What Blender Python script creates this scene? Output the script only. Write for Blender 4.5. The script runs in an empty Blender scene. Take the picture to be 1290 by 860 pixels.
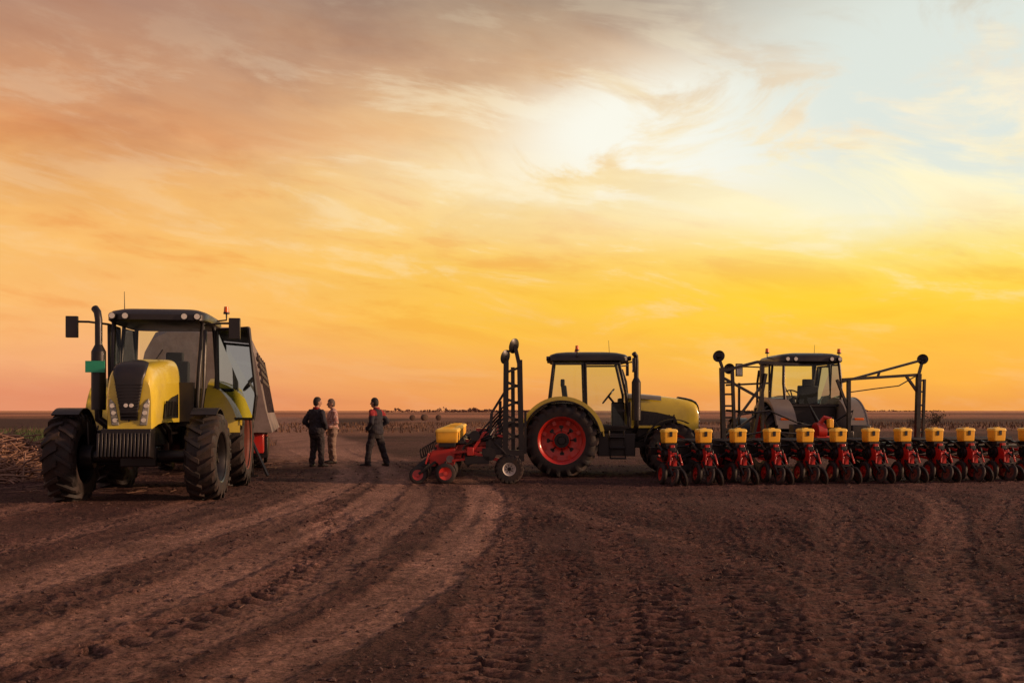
import bpy, bmesh, math, random
import numpy as np
from mathutils import Vector, Matrix, Euler, noise as mnoise
random.seed(7); rng=np.random.default_rng(5)
PI=math.pi; R=math.radians
C=bpy.context.scene.collection
# ------------------------------------------------------------ materials
def new_mat(name):
    m=bpy.data.materials.new(name); m.use_nodes=True
    nt=m.node_tree; b=nt.nodes['Principled BSDF']; return m,nt,b
def mat(name,col,rough=.5,metal=0,var=.25,scale=6,bump=0,bscale=60,dust=0,coat=0,dustcol=(.16,.10,.065)):
    m,nt,b=new_mat(name); N=nt.nodes; L=nt.links
    tc=N.new('ShaderNodeTexCoord'); n=N.new('ShaderNodeTexNoise'); n.inputs['Scale'].default_value=scale; n.inputs['Detail'].default_value=6
    L.new(tc.outputs['Object'],n.inputs['Vector'])
    mx=N.new('ShaderNodeMix'); mx.data_type='RGBA'
    mx.inputs[6].default_value=(*[c*(1-var) for c in col],1); mx.inputs[7].default_value=(*[min(1,c*(1+var)) for c in col],1)
    L.new(n.outputs['Fac'],mx.inputs[0]); out=mx.outputs[2]
    if dust>0:
        n2=N.new('ShaderNodeTexNoise'); n2.inputs['Scale'].default_value=scale*.6; n2.inputs['Detail'].default_value=10; n2.inputs['Roughness'].default_value=.7
        L.new(tc.outputs['Object'],n2.inputs['Vector'])
        mr=N.new('ShaderNodeMapRange'); mr.inputs[1].default_value=.45; mr.inputs[2].default_value=.75; mr.inputs[3].default_value=0; mr.inputs[4].default_value=dust
        L.new(n2.outputs['Fac'],mr.inputs[0])
        m2=N.new('ShaderNodeMix'); m2.data_type='RGBA'; L.new(mr.outputs[0],m2.inputs[0]); L.new(out,m2.inputs[6]); m2.inputs[7].default_value=(*dustcol,1); out=m2.outputs[2]
        ad=N.new('ShaderNodeMath'); ad.operation='ADD'; ad.use_clamp=True; ad.inputs[1].default_value=rough; L.new(mr.outputs[0],ad.inputs[0]); L.new(ad.outputs[0],b.inputs['Roughness'])
    else: b.inputs['Roughness'].default_value=rough
    L.new(out,b.inputs['Base Color']); b.inputs['Metallic'].default_value=metal
    if coat: b.inputs['Coat Weight'].default_value=coat; b.inputs['Coat Roughness'].default_value=.12
    if bump:
        n3=N.new('ShaderNodeTexNoise'); n3.inputs['Scale'].default_value=bscale; n3.inputs['Detail'].default_value=5; L.new(tc.outputs['Object'],n3.inputs['Vector'])
        bp=N.new('ShaderNodeBump'); bp.inputs['Strength'].default_value=bump; bp.inputs['Distance'].default_value=.02; L.new(n3.outputs['Fac'],bp.inputs['Height']); L.new(bp.outputs[0],b.inputs['Normal'])
    return m
M={}
M['yellow']=mat('yellow_green_paint',(.68,.53,.035),.3,0,.12,2,dust=.5,coat=.7)
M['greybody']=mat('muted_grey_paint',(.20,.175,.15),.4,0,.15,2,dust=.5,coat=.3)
M['grey_paint']=mat('grey_paint',(.26,.26,.22),.3,0,.15,3,dust=.4,coat=.5)
M['hopper']=mat('yellow_hopper_plastic',(.92,.47,.03),.38,0,.12,4,dust=.4)
M['hopper_lid']=mat('yellow_lid_plastic',(.98,.60,.07),.4,0,.1,4,dust=.35)
M['red']=mat('red_paint',(.46,.015,.009),.32,0,.3,5,dust=.4,coat=.3,dustcol=(.09,.04,.028))
M['rim']=mat('red_rim_paint',(.60,.022,.010),.35,0,.25,4,dust=.4,coat=.3)
M['rimdark']=mat('dull_rust_rim',(.13,.025,.012),.6,0,.3,4,dust=.5,dustcol=(.06,.035,.025))
M['black']=mat('black_plastic',(.009,.008,.009),.38,0,.3,5,dust=.18,dustcol=(.08,.05,.04))
M['blackpaint']=mat('black_painted_steel',(.010,.009,.010),.34,.1,.3,5,dust=.2,dustcol=(.08,.05,.04))
M['roof']=mat('roof_dark_plastic',(.014,.012,.013),.35,0,.3,3,dust=.2,dustcol=(.08,.05,.04))
M['rubber']=mat('tyre_rubber',(.014,.011,.011),.62,0,.35,7,bump=.3,dust=.6,dustcol=(.10,.058,.042))
M['steel']=mat('worn_steel',(.25,.22,.20),.35,.7,.3,10,dust=.4)
M['white']=mat('off_white_paint',(.7,.66,.6),.5,0,.15,8,dust=.5)
M['seat']=mat('seat_cloth',(.02,.02,.022),.8)
M['green']=mat('green_plate',(.02,.30,.17),.5,0,.15)
M['orange_lens']=mat('orange_lens',(.85,.16,.01),.2,0,.1)
M['lens']=mat('clear_lamp_lens',(.75,.72,.6),.12,.55,.1)
M['tarp']=mat('grey_tarpaulin',(.19,.15,.14),.65,0,.3,3,bump=.8,bscale=4,dust=.5,dustcol=(.13,.085,.065))
M['slat']=mat('tarp_dark_band',(.05,.035,.038),.6)
M['straw']=mat('dry_stalks',(.27,.155,.105),.85,0,.6,1.5)
M['grass']=mat('field_grass',(.045,.065,.016),.8,0,.5,2)
M['drygrass']=mat('dry_weeds',(.13,.065,.035),.85,0,.5,2)
M['leaf']=mat('dull_foliage',(.07,.05,.03),.85,0,.5,1)
M['bark']=mat('bark',(.06,.04,.03),.9)
M['bale']=mat('dark_bale_straw',(.10,.06,.04),.9,0,.4,4,bump=.5,bscale=20)
M['farwood']=mat('far_trees',(.14,.07,.05),.9,0,.4,.05)
M['clod']=mat('soil_clods',(.068,.034,.028),.9,0,.5,3,bump=.6,bscale=60)
M['skin']=mat('skin',(.36,.19,.125),.55,0,.08)
M['navy']=mat('dark_navy_cloth',(.017,.016,.025),.85,0,.3,8,bump=.4,bscale=25)
M['trouser']=mat('dark_trouser_cloth',(.024,.019,.022),.85,0,.3,8,bump=.4,bscale=25)
M['redcloth']=mat('red_cloth',(.26,.014,.016),.8,0,.2,8,bump=.4,bscale=25)
M['khaki']=mat('khaki_cloth',(.20,.135,.105),.85,0,.2,8,bump=.4,bscale=25)
M['hair']=mat('dark_hair',(.015,.010,.008),.7,0,.3,30)
M['greyhair']=mat('greying_hair',(.09,.06,.045),.7,0,.3,30)
M['shoe']=mat('shoe_leather',(.02,.015,.012),.6)
M['eye']=mat('eye',(.03,.02,.02),.2)
m,nt,b=new_mat('plaid_shirt'); N=nt.nodes; L=nt.links
tc=N.new('ShaderNodeTexCoord'); w1=N.new('ShaderNodeTexWave'); w1.inputs['Scale'].default_value=6; w1.bands_direction='Z'; w2=N.new('ShaderNodeTexWave'); w2.inputs['Scale'].default_value=6; w2.bands_direction='Y'
L.new(tc.outputs['Object'],w1.inputs[0]); L.new(tc.outputs['Object'],w2.inputs[0])
ad=N.new('ShaderNodeMath'); ad.operation='MULTIPLY'; L.new(w1.outputs['Fac'],ad.inputs[0]); L.new(w2.outputs['Fac'],ad.inputs[1])
mx=N.new('ShaderNodeMix'); mx.data_type='RGBA'; mx.inputs[6].default_value=(.30,.13,.11,1); mx.inputs[7].default_value=(.60,.46,.40,1); L.new(ad.outputs[0],mx.inputs[0]); L.new(mx.outputs[2],b.inputs['Base Color']); b.inputs['Roughness'].default_value=.85
M['plaid']=m
m=bpy.data.materials.new('cab_glass'); m.use_nodes=True; nt=m.node_tree; nt.nodes.clear(); N=nt.nodes; L=nt.links
o=N.new('ShaderNodeOutputMaterial'); tr=N.new('ShaderNodeBsdfTransparent'); tr.inputs[0].default_value=(.88,.95,.94,1); gl=N.new('ShaderNodeBsdfGlossy'); gl.inputs['Roughness'].default_value=.03; gl.inputs[0].default_value=(.55,.68,.70,1)
fr=N.new('ShaderNodeFresnel'); fr.inputs[0].default_value=1.5; ms=N.new('ShaderNodeMixShader'); L.new(fr.outputs[0],ms.inputs[0]); L.new(tr.outputs[0],ms.inputs[1]); L.new(gl.outputs[0],ms.inputs[2]); L.new(ms.outputs[0],o.inputs[0])
M['glass']=m
# ------------------------------------------------------------ mesh builder
def frame(d):
    d=Vector(d).normalized(); a=Vector((0,0,1)) if abs(d.z)<.95 else Vector((1,0,0))
    u=d.cross(a).normalized(); return u,d.cross(u).normalized()
class MB:
    def __init__(s): s.v=[]; s.f=[]
    def add(s,vs,fs,mt=None):
        k=len(s.v)
        for p in vs:
            p=Vector(p); s.v.append(tuple(mt@p) if mt else tuple(p))
        s.f+=[tuple(i+k for i in f) for f in fs]; return s
    def box(s,c,d,rot=None,taper=1):
        x,y,z=[q/2 for q in d]; t=taper
        vs=[(-x,-y,-z),(x,-y,-z),(x,y,-z),(-x,y,-z),(-x*t,-y*t,z),(x*t,-y*t,z),(x*t,y*t,z),(-x*t,y*t,z)]
        mt=Matrix.Translation(c)@(Euler(rot).to_matrix().to_4x4() if rot else Matrix())
        return s.add(vs,[(0,3,2,1),(4,5,6,7),(0,1,5,4),(1,2,6,5),(2,3,7,6),(3,0,4,7)],mt)
    def cyl(s,p0,p1,r0,r1=None,n=14):
        r1=r0 if r1 is None else r1; p0=Vector(p0); p1=Vector(p1); u,w=frame(p1-p0); vs=[]
        for p,r in((p0,r0),(p1,r1)):
            for i in range(n):
                a=2*PI*i/n; vs.append(p+u*math.cos(a)*r+w*math.sin(a)*r)
        fs=[(i,(i+1)%n,n+(i+1)%n,n+i) for i in range(n)]+[tuple(range(n))[::-1],tuple(range(n,2*n))]
        return s.add(vs,fs)
    def bar(s,p0,p1,w,h=None):
        h=h or w; p0=Vector(p0); p1=Vector(p1); u,q=frame(p1-p0); vs=[]
        for p in(p0,p1):
            for a,b_ in((-1,-1),(1,-1),(1,1),(-1,1)): vs.append(p+u*a*w/2+q*b_*h/2)
        return s.add(vs,[(0,1,5,4),(1,2,6,5),(2,3,7,6),(3,0,4,7),(3,2,1,0),(4,5,6,7)])
    def tube(s,pts,r,n=8):
        pts=[Vector(p) for p in pts]
        rs=r if isinstance(r,(list,tuple)) else [r]*len(pts); vs=[]
        u=None
        for i,p in enumerate(pts):
            d=(pts[min(i+1,len(pts)-1)]-pts[max(i-1,0)]).normalized()
            if u is None: u,w=frame(d)
            else:
                u=(u-d*u.dot(d)).normalized(); w=d.cross(u)
            for k in range(n):
                a=2*PI*k/n; vs.append(p+u*math.cos(a)*rs[i]+w*math.sin(a)*rs[i])
        fs=[]
        for i in range(len(pts)-1):
            for k in range(n): fs.append((i*n+k,i*n+(k+1)%n,(i+1)*n+(k+1)%n,(i+1)*n+k))
        fs+=[tuple(range(n))[::-1],tuple(range((len(pts)-1)*n,len(pts)*n))]
        return s.add(vs,fs)
    def lathe(s,prof,n=40,mt=None,closed=False):
        vs=[]; m=len(prof)
        for i in range(n):
            a=2*PI*i/n
            for r,y in prof: vs.append((r*math.cos(a),y,r*math.sin(a)))
        fs=[]
        for i in range(n):
            j=(i+1)%n
            for k in range(m-1 if not closed else m):
                l=(k+1)%m; fs.append((i*m+k,i*m+l,j*m+l,j*m+k))
        return s.add(vs,fs,mt)
    def prism(s,poly,y0,y1,mt=None):
        n=len(poly); vs=[(x,y0,z) for x,z in poly]+[(x,y1,z) for x,z in poly]
        return s.add(vs,[(i,(i+1)%n,n+(i+1)%n,n+i) for i in range(n)]+[tuple(range(n))[::-1],tuple(range(n,2*n))],mt)
    def loft(s,rings,cap=True,mt=None,close=True):
        n=len(rings[0]); vs=[p for r in rings for p in r]; fs=[]
        for i in range(len(rings)-1):
            for k in range(n if close else n-1): fs.append((i*n+k,i*n+(k+1)%n,(i+1)*n+(k+1)%n,(i+1)*n+k))
        if cap: fs+=[tuple(range(n))[::-1],tuple(range((len(rings)-1)*n,len(rings)*n))]
        return s.add(vs,fs,mt)
    def ball(s,c,r,n=12,m=8,mt=None):
        c=Vector(c); r=r if isinstance(r,(tuple,list)) else(r,r,r); vs=[c+Vector((0,0,r[2]))]
        for j in range(1,m):
            t=PI*j/m
            for i in range(n):
                a=2*PI*i/n; vs.append(c+Vector((r[0]*math.sin(t)*math.cos(a),r[1]*math.sin(t)*math.sin(a),r[2]*math.cos(t))))
        vs.append(c-Vector((0,0,r[2]))); fs=[(0,1+i,1+(i+1)%n) for i in range(n)]
        for j in range(m-2):
            for i in range(n): fs.append((1+j*n+i,1+(j+1)*n+i,1+(j+1)*n+(i+1)%n,1+j*n+(i+1)%n))
        l=len(vs)-1; fs+=[(l,1+(m-2)*n+(i+1)%n,1+(m-2)*n+i) for i in range(n)]
        return s.add(vs,fs,mt)
    def build(s,name,mt,parent=None,loc=None,bevel=0,smooth=35,rot=None):
        me=bpy.data.meshes.new(name); me.from_pydata(s.v,[],s.f)
        bm=bmesh.new(); bm.from_mesh(me); bmesh.ops.recalc_face_normals(bm,faces=bm.faces)
        bm.to_mesh(me); bm.free()
        if smooth:
            me.polygons.foreach_set('use_smooth',[True]*len(me.polygons)); me.set_sharp_from_angle(angle=R(smooth))
        me.materials.append(mt); o=bpy.data.objects.new(name,me); C.objects.link(o)
        if parent: o.parent=parent
        if loc: o.location=loc
        if rot: o.rotation_euler=rot
        if bevel:
            b=o.modifiers.new('b','BEVEL'); b.width=bevel; b.segments=2; b.limit_method='ANGLE'; b.angle_limit=R(40)
        return o
def tag(o,label=None,cat=None,group=None,kind=None):
    if label:o['label']=label
    if cat:o['category']=cat
    if group:o['group']=group
    if kind:o['kind']=kind
    return o
def thing(name,label,cat,loc=(0,0,0),rz=0,group=None,scale=1):
    o=bpy.data.objects.new(name,None); C.objects.link(o); o.location=loc; o.rotation_euler=(0,0,rz); o.scale=(scale,)*3
    return tag(o,label,cat,group)
def copy_tree(o,parent=None):
    c=o.copy(); C.objects.link(c); c.parent=parent
    for ch in list(o.children): copy_tree(ch,c)
    return c
# ------------------------------------------------------------ ground
T=[rng.random((256,256))*2-1 for _ in range(8)]
def vn(x,y,k=0):
    x=np.asarray(x,float)+31.7*k; y=np.asarray(y,float)+17.3*k; xi=np.floor(x).astype(int); yi=np.floor(y).astype(int); fx=x-xi; fy=y-yi
    fx=fx*fx*(3-2*fx); fy=fy*fy*(3-2*fy); t=T[k%8]; a=t[xi&255,yi&255]; b=t[(xi+1)&255,yi&255]; c=t[xi&255,(yi+1)&255]; d=t[(xi+1)&255,(yi+1)&255]
    return (a*(1-fx)+b*fx)*(1-fy)+(c*(1-fx)+d*fx)*fy
TR=[([(4,-3.3),(5.8,-3.1),(7.7,-2.95),(10.3,-2.65),(16.6,-2.25),(23,-2.7),(30,-4.4),(40,-7)],.60,.014,.5,1.),
    ([(4,-4.8),(7.7,-4.35),(10.9,-4.0),(16,-3.4),(23,-3.7),(30,-5.5),(40,-8.6)],.60,.012,.5,.95),
    ([(4,-2.0),(5.5,-1.5),(7.4,-1.08),(10.9,-.60),(15.3,-.35),(19,-.55),(24,-1.9)],.60,.014,.4,1.),
    ([(4,-2.6),(5.5,-2.2),(7.4,-1.9),(10.9,-1.6),(15.3,-1.45),(19,-1.8),(24,-3.3)],.40,.010,.5,.65),
    ([(4,-.35),(5.5,-.2),(7.4,-.12),(10.3,-.12),(15,-.05),(20,-.2)],.55,.010,1.6,.32),
    ([(4,.55),(7,.9),(10,1.1),(15,1.1),(20,.9)],.5,.006,1.5,.10),
    ([(4,1.2),(7,1.6),(10,2.0),(15,2.4),(20,2.5)],.5,.006,1.5,.10),
    ([(4,2.6),(7,3.2),(10,4.3),(14,6.2),(17,7.2),(20,7.4)],.5,.010,1.3,.36),
    ([(4,1.9),(7,2.4),(10,3.2),(14,4.6),(17,5.3),(20,5.4)],.5,.008,1.3,.22),
    ([(4,4.2),(8,4.6),(12,5.9),(16,8.0),(20,9.6)],.5,.008,1.5,.2),
    ([(4,-4.0),(8,-2.2),(11,-2.1),(15,-2.75),(19,-4)],.5,.010,1.7,.15),
    ([(6,-5.6),(10,-5.6),(14,-5.3),(19,-5.2)],.55,.010,1.1,.5),
    ([(6,-7.9),(10,-7.7),(14,-7.5),(19,-7.3)],.55,.010,1.1,.45),
    ([(4,3.6),(9,2.6),(13,1.4),(18,-.2),(23,-1.8)],.5,.006,1.3,.25),
    ([(6,6),(10,6.8),(15,8.8),(19,10.5)],.5,.008,1.5,.25)]
TRP=[]
for pts,w,d,l,li in TR:
    ys=np.array([p[0] for p in pts]); xs=np.array([p[1] for p in pts]); TRP.append((np.polyfit(ys,xs,min(4,len(pts)-1)),ys[0]-2,ys[-1],w,d,l,li))
SW=np.polyfit([4,5.8,7.7,10.3,16.6,23,30,40],[-3.8,-3.7,-3.6,-3.3,-2.8,-3.1,-4.8,-7.8],4)
def ground(X,Y):
    X=np.asarray(X,float); Y=np.asarray(Y,float)
    fade=np.clip((75-Y)/45,0,1)*np.clip((Y+3)/3,0,1)
    h=.018*vn(X/3.7,Y/3.7,1)+.005*vn(X/.9,Y/.9,2)
    patch=.6+.4*vn(X/1.6,Y/1.6,0)
    cl=np.maximum(vn(X/.075,Y/.075,7),.1)**2*.030+np.maximum(vn(X/.16+9,Y/.16,1),.25)**2*.030
    rough=(.007*vn(X/.30,Y/.30,3)+.009*vn(X/.12,Y/.12,4)+.009*vn(X/.05,Y/.05,5)+cl)*patch+.005*vn(X/.025,Y/.025,6)
    reg=np.clip((X+1.0)/1.2,0,1)*np.clip((26-Y)/5,0,1)
    xw=X-.18*(Y-10)*.35+.5*vn(X/6,Y/6,4); lane=np.floor(xw/.62); u=xw/.62-lane; off=T[3][(lane.astype(int))&255,7]*5
    ph=(Y+off+.30*np.abs(u-.5)+.06*vn(X/1.2,Y/1.2,6))/.17
    on=np.clip((vn(X/1.9,Y/2.6,2)+.5)*3,0,1)
    pr=np.clip(np.sin(2*PI*ph)*2.8,-1,1)*on*reg*np.clip(np.minimum(u,1-u)*8,0,1)*(.75+.45*vn(X/.12,Y/.12,0))
    light=.05+.07*vn(X/1.8,Y/1.8,3); sm=np.ones_like(h); tz=np.zeros_like(h); lug_=pr*.016
    sx=np.polyval(SW,np.clip(Y,2,40)); sd=np.abs(X-sx)+.45*vn(X/1.1,Y/2.5,5)+.2*vn(X/.35,Y/.5,2); swt=np.clip((2.3-sd)/1.3,0,1)*np.clip((42-Y)/8,0,1)
    light=light+swt*(.22+.26*vn((X-sx)/.14,Y/3.0,1)+.16*vn(X/.25,Y/.25,3))
    lug_=lug_*(1-.6*swt)
    for pf,y0,y1,w,d,l,li in TRP:
        yc=np.clip(Y,y0,y1); xc=np.polyval(pf,yc); sl=np.polyval(np.polyder(pf),yc); cs=1/np.sqrt(1+sl*sl)
        D=(X-xc+.08*vn(X*0,Y/1.3,5)+.05*vn(X/.2,Y/.2,3))*cs; e=np.clip((Y-y0)/2,0,1)*np.clip((y1-Y)/2.5,0,1)
        ins=np.clip((w/2+.05-np.abs(D))/.10,0,1)*e
        tz+=-d*ins+.8*d*np.exp(-((np.abs(D)-w/2-.07)/.05)**2)*e*(.5+1.0*vn(D/.1,Y/.2,2))
        s=Y/cs
        pat=np.clip(np.sin(2*PI*(s/.19+np.abs(D)*1.7+.5*(D>0)))*2.8,-1,1)*(.7+.5*vn(X/.15,Y/.15,0))
        lug_=lug_*(1-ins)+ins*pat*.012*l
        sm=np.minimum(sm,1-ins*(.5 if li>.5 else .3)); wide=np.clip((w/2+.30-np.abs(D))/.35,0,1)*e
        light=np.maximum(light,li*(.35*wide+.65*ins)*(.72+.32*vn(D/.09,Y/2.2,6)+.25*vn(X/.5,Y/1.0,1)+.16*vn(X/.12,Y/.12,2)))
    return (h+rough*sm+tz+lug_)*fade, np.clip(light,0,1), lug_, cl*sm
sden=np.linspace(-.56,.56,880); so=.56+(np.linspace(0,1,26)[1:]**1.6)*3.2; s_=np.concatenate([-so[::-1],sden,so])
yr=np.concatenate([np.linspace(-2.9,1.6,10),np.exp(np.linspace(math.log(5),math.log(125),840))-3,np.exp(np.linspace(math.log(130),math.log(7000),70))-3])
SS,YY=np.meshgrid(s_,yr); XX=SS*(YY+3)
HZ,LT,LG,CL=ground(XX,YY)
nr,nc=XX.shape
def lerp(a,b,t): return a*(1-t[...,None])+b*t[...,None]
soil=np.array([.058,.0275,.0235]); dusty=np.array([.32,.180,.136])
n1=vn(XX/.5,YY/.5,7); n2=vn(XX/5,YY/5,0)
col=np.ones(XX.shape+(3,))*soil*(1+.30*n1+.25*n2)[...,None]
col=lerp(col,np.ones_like(col)*dusty,np.clip(LT,0,1)*.8)
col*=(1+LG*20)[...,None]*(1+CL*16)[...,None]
wob=YY+vn(XX/14,YY/14,1)*7
one=np.ones_like(col)
t=np.clip((wob-58)/14,0,1); col=lerp(col,one*np.array([.150,.072,.048])*(1+.5*vn(XX/3,YY/9,2))[...,None],t)  # far scrub strip, colour lightened so it looks warmly lit
t=np.clip((-17-XX)/2,0,1)*np.clip((wob-44)/3,0,1)*np.clip((74-wob)/6,0,1); col=lerp(col,one*np.array([.06,.075,.022])*(1+.4*vn(XX/2,YY/2,3))[...,None],t)
t=np.clip((-14-XX)/4,0,1)*np.clip((wob-78)/6,0,1)*np.clip((210-wob)/30,0,1); col=lerp(col,one*np.array([.045,.023,.022]),t*.9)
t=np.clip((XX-20)/6,0,1)*np.clip((wob-95)/8,0,1)*np.clip((180-wob)/10,0,1); col=lerp(col,one*np.array([.06,.03,.023]),t*.8)
t=np.clip((YY-170)/80,0,1); col=lerp(col,one*np.array([.30,.13,.075])*(1+.4*vn(XX/60,YY/140,4))[...,None],t)  # far stubble tan, lightened with distance to stand in for haze
t=np.clip((YY-600)/400,0,1); col=lerp(col,one*np.array([.56,.26,.13]),t)  # orange horizon haze painted into the ground colour
t=np.clip((YY-420)/30,0,1)*np.clip((560-YY)/30,0,1)*(vn(XX/200,YY/400,2)>-.2); col=lerp(col,one*np.array([.12,.055,.035]),t*.8)
rx=-3.6-(np.clip(YY,22,400)-22)*.235; D=np.abs(XX-rx+vn(YY/9,YY*0,3)*.3)
t=np.clip((2.2+YY*.004-D)/.8,0,1)*np.clip((YY-26)/8,0,1)*np.clip((260-YY)/40,0,1)*(.75+.25*vn(XX*2,YY/4,4)); col=lerp(col,one*np.array([.28,.155,.12]),t*.85)
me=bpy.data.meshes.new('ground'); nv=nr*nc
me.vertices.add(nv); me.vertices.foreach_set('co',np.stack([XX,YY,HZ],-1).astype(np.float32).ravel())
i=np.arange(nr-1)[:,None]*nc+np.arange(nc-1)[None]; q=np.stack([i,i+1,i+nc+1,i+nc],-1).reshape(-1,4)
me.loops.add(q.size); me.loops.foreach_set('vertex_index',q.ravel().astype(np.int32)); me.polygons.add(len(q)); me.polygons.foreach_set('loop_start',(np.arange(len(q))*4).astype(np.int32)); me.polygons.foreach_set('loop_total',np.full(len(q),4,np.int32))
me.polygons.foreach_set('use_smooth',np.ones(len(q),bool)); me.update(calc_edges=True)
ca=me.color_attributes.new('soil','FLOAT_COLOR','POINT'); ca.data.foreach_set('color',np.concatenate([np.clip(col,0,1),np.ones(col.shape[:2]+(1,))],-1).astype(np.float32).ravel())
m,nt,b=new_mat('bare_soil'); N=nt.nodes; L=nt.links
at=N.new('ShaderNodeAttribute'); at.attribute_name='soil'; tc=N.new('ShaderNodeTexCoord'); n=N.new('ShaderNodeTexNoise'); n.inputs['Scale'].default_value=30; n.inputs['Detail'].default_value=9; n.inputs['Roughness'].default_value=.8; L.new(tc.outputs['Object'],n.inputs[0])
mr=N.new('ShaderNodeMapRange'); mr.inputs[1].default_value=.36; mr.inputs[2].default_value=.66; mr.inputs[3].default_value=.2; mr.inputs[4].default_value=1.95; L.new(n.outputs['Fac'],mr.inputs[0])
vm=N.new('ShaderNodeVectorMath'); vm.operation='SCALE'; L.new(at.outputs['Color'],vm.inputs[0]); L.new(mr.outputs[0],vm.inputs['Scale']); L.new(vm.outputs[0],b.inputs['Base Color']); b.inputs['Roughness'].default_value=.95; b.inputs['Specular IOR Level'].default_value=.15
bp=N.new('ShaderNodeBump'); bp.inputs['Strength'].default_value=1.0; bp.inputs['Distance'].default_value=.035; L.new(n.outputs['Fac'],bp.inputs['Height']); L.new(bp.outputs[0],b.inputs['Normal'])
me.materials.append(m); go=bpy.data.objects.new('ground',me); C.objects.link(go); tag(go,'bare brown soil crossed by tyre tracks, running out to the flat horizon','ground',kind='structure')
nC=16000
cy=4+ (rng.random(nC)**1.5)*26; cx=(rng.random(nC)-.5)*1.15*(cy+1.5)
chz,clt,_,_=ground(cx,cy); keep=(clt<.3)|(rng.random(nC)<.25); cx,cy,chz=cx[keep],cy[keep],chz[keep]; nC=len(cx)
ph=(1+5**.5)/2; iv=np.array([(-1,ph,0),(1,ph,0),(-1,-ph,0),(1,-ph,0),(0,-1,ph),(0,1,ph),(0,-1,-ph),(0,1,-ph),(ph,0,-1),(ph,0,1),(-ph,0,-1),(-ph,0,1)])/1.9
iF=np.array([(0,11,5),(0,5,1),(0,1,7),(0,7,10),(0,10,11),(1,5,9),(5,11,4),(11,10,2),(10,7,6),(7,1,8),(3,9,4),(3,4,2),(3,2,6),(3,6,8),(3,8,9),(4,9,5),(2,4,11),(6,2,10),(8,6,7),(9,8,1)])
sz=(.005+.016*rng.random(nC)**3.2)*(1+cy/40)
V=iv[None]*(.6+.75*rng.random((nC,12,1)))*sz[:,None,None]*np.array([1.2,1.,.7]); V[:,:,0]+=cx[:,None]; V[:,:,1]+=cy[:,None]; V[:,:,2]+=(chz+sz*.15)[:,None]
F=(iF[None]+12*np.arange(nC)[:,None,None]).reshape(-1,3)
me=bpy.data.meshes.new('soil_clods'); me.from_pydata(V.reshape(-1,3).tolist(),[],F.tolist()); me.materials.append(M['clod']); o=bpy.data.objects.new('soil_clods',me); C.objects.link(o)
tag(o,'loose crumbs and clods of soil scattered over the field','soil',kind='stuff')
# ------------------------------------------------------------ wheels
def tyre_mb(r,w,n=20,lug=True,ri=.60):
    b=MB(); p=[(r*ri,-w*.40),(r*(ri+.03),-w*.47),(r*.78,-w*.5),(r*.86,-w*.48),(r*.915,-w*.40),(r*.93,-w*.2),(r*.935,0)]
    prof=p+[(a,-y) for a,y in p[-2::-1]]; b.lathe(prof,48,closed=True)
    if lug:
        st=[(-.03,1.,0),(.20,1.,.35),(.38,.992,.72),(.485,.96,.95),(.51,.87,1.05)]; de=.26; hw=.030/r*max(1,r/.75)
        for sd in(1,-1):
            for i in range(n):
                a0=2*PI*(i+(.5 if sd>0 else 0))/n; rings=[]
                for ty,tr_,ta in st:
                    a=a0+de*ta; ro=r*tr_; rin=ro-.10*r; y=sd*w*ty; ring=[]
                    for aa,rr in((a-hw*1.25,rin),(a-hw,ro),(a+hw,ro),(a+hw*1.25,rin)): ring.append((rr*math.cos(aa),y,rr*math.sin(aa)))
                    rings.append(ring)
                b.loft(rings)
    return b
def rim_mb(r,w,ri=.60):
    b=MB(); b.lathe([(r*ri*.98,-w*.38),(r*(ri+.025),-w*.44),(r*(ri+.025),-w*.46),(r*ri*.95,-w*.40),(r*ri*.9,0),(r*ri*.88,w*.12),(r*ri*.78,w*.10),(r*ri*.62,w*.02),(r*ri*.42,w*.04),(r*ri*.36,w*.14),(r*ri*.30,w*.17),(.01,w*.17)],40)
    b.lathe([(r*ri*.88,w*.12),(r*ri*.93,w*.34),(r*(ri+.015),w*.42),(r*(ri+.03),w*.47),(r*(ri+.0),w*.44)],40)
    for i in range(8):
        a=2*PI*i/8+.2; c=Vector((math.cos(a),0,math.sin(a)))
        b.box(c*r*ri*.82+Vector((0,w*.15,0)),(r*.13,w*.12,r*.10),rot=(0,-a,0))
    return b
def hub_mb(r,w,ri=.60):
    b=MB(); b.cyl((0,w*.15,0),(0,w*.30,0),r*ri*.20,r*ri*.16,18); b.cyl((0,w*.12,0),(0,w*.178,0),r*ri*.33,n=24)
    for i in range(8):
        a=2*PI*i/8; b.cyl((math.cos(a)*r*ri*.27,w*.17,math.sin(a)*r*ri*.27),(math.cos(a)*r*ri*.27,w*.21,math.sin(a)*r*ri*.27),r*.02,n=6)
        a+=.2+PI/8; c=Vector((math.cos(a),0,math.sin(a))); b.bar(c*r*ri*.28+Vector((0,w*.13,0)),c*r*ri*.60+Vector((0,w*.03,0)),r*.035,r*.02); b.cyl(c*r*ri*.60+Vector((0,w*.0,0)),c*r*ri*.60+Vector((0,w*.04,0)),r*ri*.10,n=10)
    return b
def make_wheel(parent,loc,r,w,side,proto=None,n=20,lug=True,ri=.60,rimmat='rim',name='wheel',tilt=0,hubmat='blackpaint'):
    if proto:
        o=copy_tree(proto,parent)
    else:
        o=hub_mb(r,w,ri).build(name,M[hubmat],parent); tyre_mb(r,w,n,lug,ri).build('tyre',M['rubber'],o); rim_mb(r,w,ri).build('rim',M[rimmat],o)
    o.location=loc; o.rotation_euler=(tilt,random.random()*6,0 if side>0 else PI)
    return o
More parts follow.
